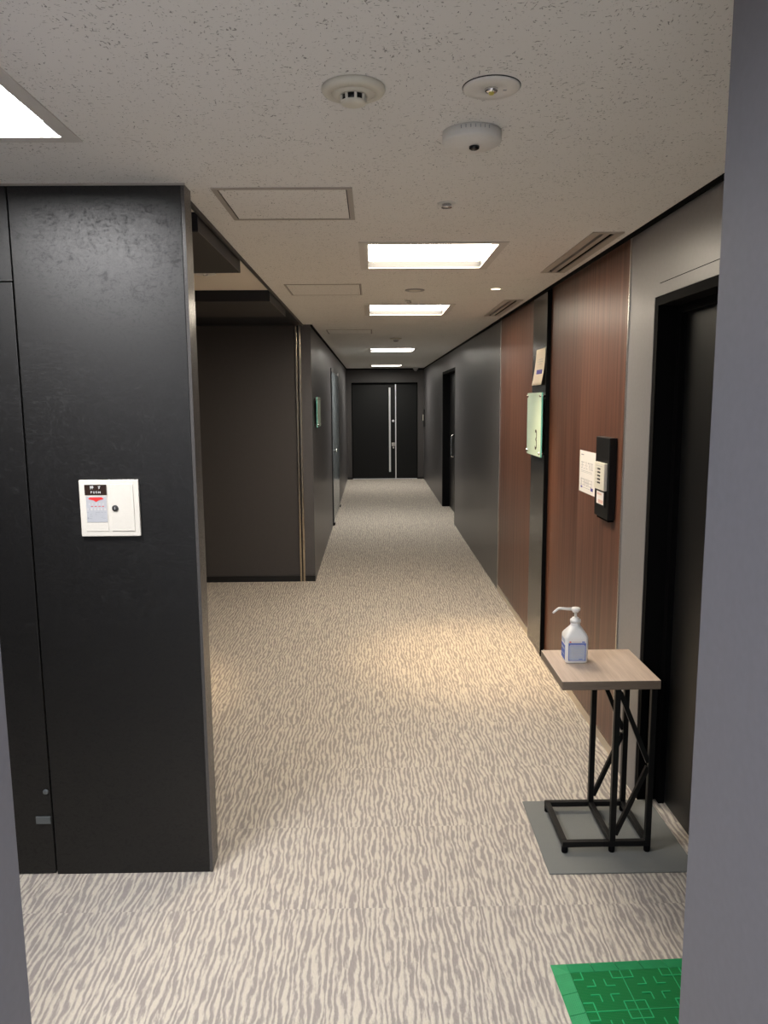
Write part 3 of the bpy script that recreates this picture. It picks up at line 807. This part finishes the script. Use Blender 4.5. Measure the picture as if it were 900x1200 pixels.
b.loft([rsq(*p_) for p_ in prof])
body = b.build('bottle_body', MAT['bottle'], t)
def label_face(par, axis):
    def bx(u0, u1, z0, z1, d0, d1, name, m, pr):
        q = MB()
        if axis == 'y': q.box(u0, u1, -.0368-d1, -.0368-d0, z0, z1)
        else: q.box(-.0378-d1, -.0378-d0, u0, u1, z0, z1)
        return q.build(name, MAT[m], pr)
    return bx
bx = label_face(body, 'y')
lab = bx(-.0285, .0285, .013, .082, 0.0, .0005, 'front_label', 'blue', body)
bx(-.0262, .0262, .0155, .072, .0005, .0008, 'label_panel', 'blue_pale', lab)
bx(-.024, .024, .0735, .0755, .0005, .0008, 'label_title', 'paper', lab)
bx(-.0285, .0285, .083, .090, 0.0, .0004, 'label_heading', 'paper', body)
bx(-.026, -.020, .0845, .0885, .0004, .0007, 'red_mark', 'red', body)
bx(-.017, .012, .0855, .0872, .0004, .0007, 'heading_print', 'ink_soft', body)
bx(.015, .025, .0845, .0885, .0004, .0007, 'blue_mark', 'blue', body)
for k, (a, c_) in enumerate(((-.022,-.010),(-.022,.020),(-.020,.014),(-.021,.018),(-.022,.010),(-.020,.019),(-.022,.004))):
    bx(a, c_, .063-k*.006, .0645-k*.006, .0008, .0010, 'label_text_line', 'ink_soft', lab)
bx(.006, .018, .0185, .0205, .0008, .0010, 'label_footer', 'blue', lab)
bx = label_face(body, 'x')
bx(-.027, .027, .013, .070, 0.0, .0005, 'side_label', 'blue', body)
bx(-.024, .024, .076, .092, 0.0, .0004, 'side_heading', 'blue_pale', body)
bx(-.020, .020, .050, .058, .0005, .0007, 'side_title', 'blue_pale', body)
bx(-.020, .016, .030, .033, .0005, .0007, 'side_text', 'blue_pale', body)
MB().lathe([(0,.152),(.0175,.152),(.0178,.160),(.0170,.164),(.0120,.166),(.0110,.171),(.006,.172),(0,.172)], n=36).build('collar', MAT['bottle'], t)
MB().lathe([(0,.171),(.0042,.171),(.0042,.190),(.0075,.192),(0,.192)], n=24).build('stem', MAT['bottle'], t)
MB().lathe([(0,.190),(.0085,.190),(.0125,.197),(.0145,.202),(.0148,.207),(.0120,.2095),(0,.2098)], n=36).build('pump_head', MAT['bottle'], t)
MB().tube([(-.006,0,.2035),(-.030,-.001,.2045),(-.050,-.002,.2070),(-.056,-.0022,.2068),(-.061,-.0024,.2040),(-.070,-.0028,.1950),(-.076,-.003,.1890)], [.0058,.0052,.0046,.0046,.0044,.0040,.0036], 14).build('nozzle', MAT['bottle'], t)

# green plastic floor mat built of tiles
t = thing('green_mat', 'green plastic tile mat with ramped edging on the carpet by the right doorway jamb', 'mat', (.525, 2.092, 0), math.radians(2.6))
TILE, ED, TH = .150, .046, .012; NX, NY = 6, 2
hgt = .0022; wl = .0030
for i in range(NX):
    for j in range(NY):
        mk = MB()
        mk.box(ED+i*TILE+.0006, ED+(i+1)*TILE-.0006, -ED-(j+1)*TILE+.0006, -ED-j*TILE-.0006, 0, TH, .001, 1)
        mk.mi = 1
        cx, cy_ = ED+(i+.5)*TILE, -ED-(j+.5)*TILE
        for sx in (-1, 1):
            for sy_ in (-1, 1):
                for d_, L in ((.016, .026), (.044, .029)):      # corner marks, arms running outwards
                    mx, my = cx+sx*d_, cy_+sy_*d_
                    mk.box(min(mx, mx+sx*L), max(mx, mx+sx*L), my-wl/2, my+wl/2, TH-.001, TH+hgt)
                    mk.box(mx-wl/2, mx+wl/2, min(my, my+sy_*L), max(my, my+sy_*L), TH-.001, TH+hgt)
        mk.build('tile', [MAT['green'], MAT['green_mark']], t)
sm = MB()
for i in range(1, NX): sm.box(ED+i*TILE-.001, ED+i*TILE+.001, -ED-NY*TILE, -ED, TH-.002, TH+.0015)
for j in range(1, NY): sm.box(ED, ED+NX*TILE, -ED-j*TILE-.001, -ED-j*TILE+.001, TH-.002, TH+.0015)
sm.build('tile_joint', MAT['green_mark'], t)
def ramp_piece(a0, a1, along_x):
    """ramp from low outer edge to the field, with fine ribs"""
    q = MB(); n = 9
    prof_ = [(0, 0.0), (0, .003)]
    for k in range(n):
        u0 = (k+.15)/n*ED; u1 = (k+.75)/n*ED; h0 = .003+(TH-.003)*(k+.15)/n; h1 = .003+(TH-.003)*(k+.75)/n
        prof_ += [(u0, h0-.0008), (u0+.0006, h0+.0004), (u1, h1+.0004), (u1+.0006, h1-.0008)]
    prof_ += [(ED-.0005, TH), (ED-.0005, 0)]
    N = len(prof_); v = []
    for a in (a0, a1):
        for u, h_ in prof_:
            v.append((a, -u, h_) if along_x else (u, -a, h_))
    q._new(v, [tuple(range(N)), tuple(range(2*N-1, N-1, -1))] + [(k, N+k, N+(k+1) % N, (k+1) % N) for k in range(N)])
    return q.build('edge_ramp', MAT['green_edge'], t)
for k in range(NX*2): ramp_piece(ED+k*TILE/2+.0012, ED+(k+1)*TILE/2-.0012, True)
for k in range(NY*2): ramp_piece(ED+k*TILE/2+.0012, ED+(k+1)*TILE/2-.0012, False)
q = MB(); q._new([(0,0,0),(ED,0,0),(ED,-ED,0),(0,-ED,0),(0,0,.003),(ED,0,.003),(ED,-ED,TH),(0,-ED,.003)], [(0,1,2,3),(4,6,5),(4,7,6),(0,4,5,1),(1,5,6,2),(2,6,7,3),(3,7,4,0)])
q.build('corner_ramp', MAT['green_edge'], t)
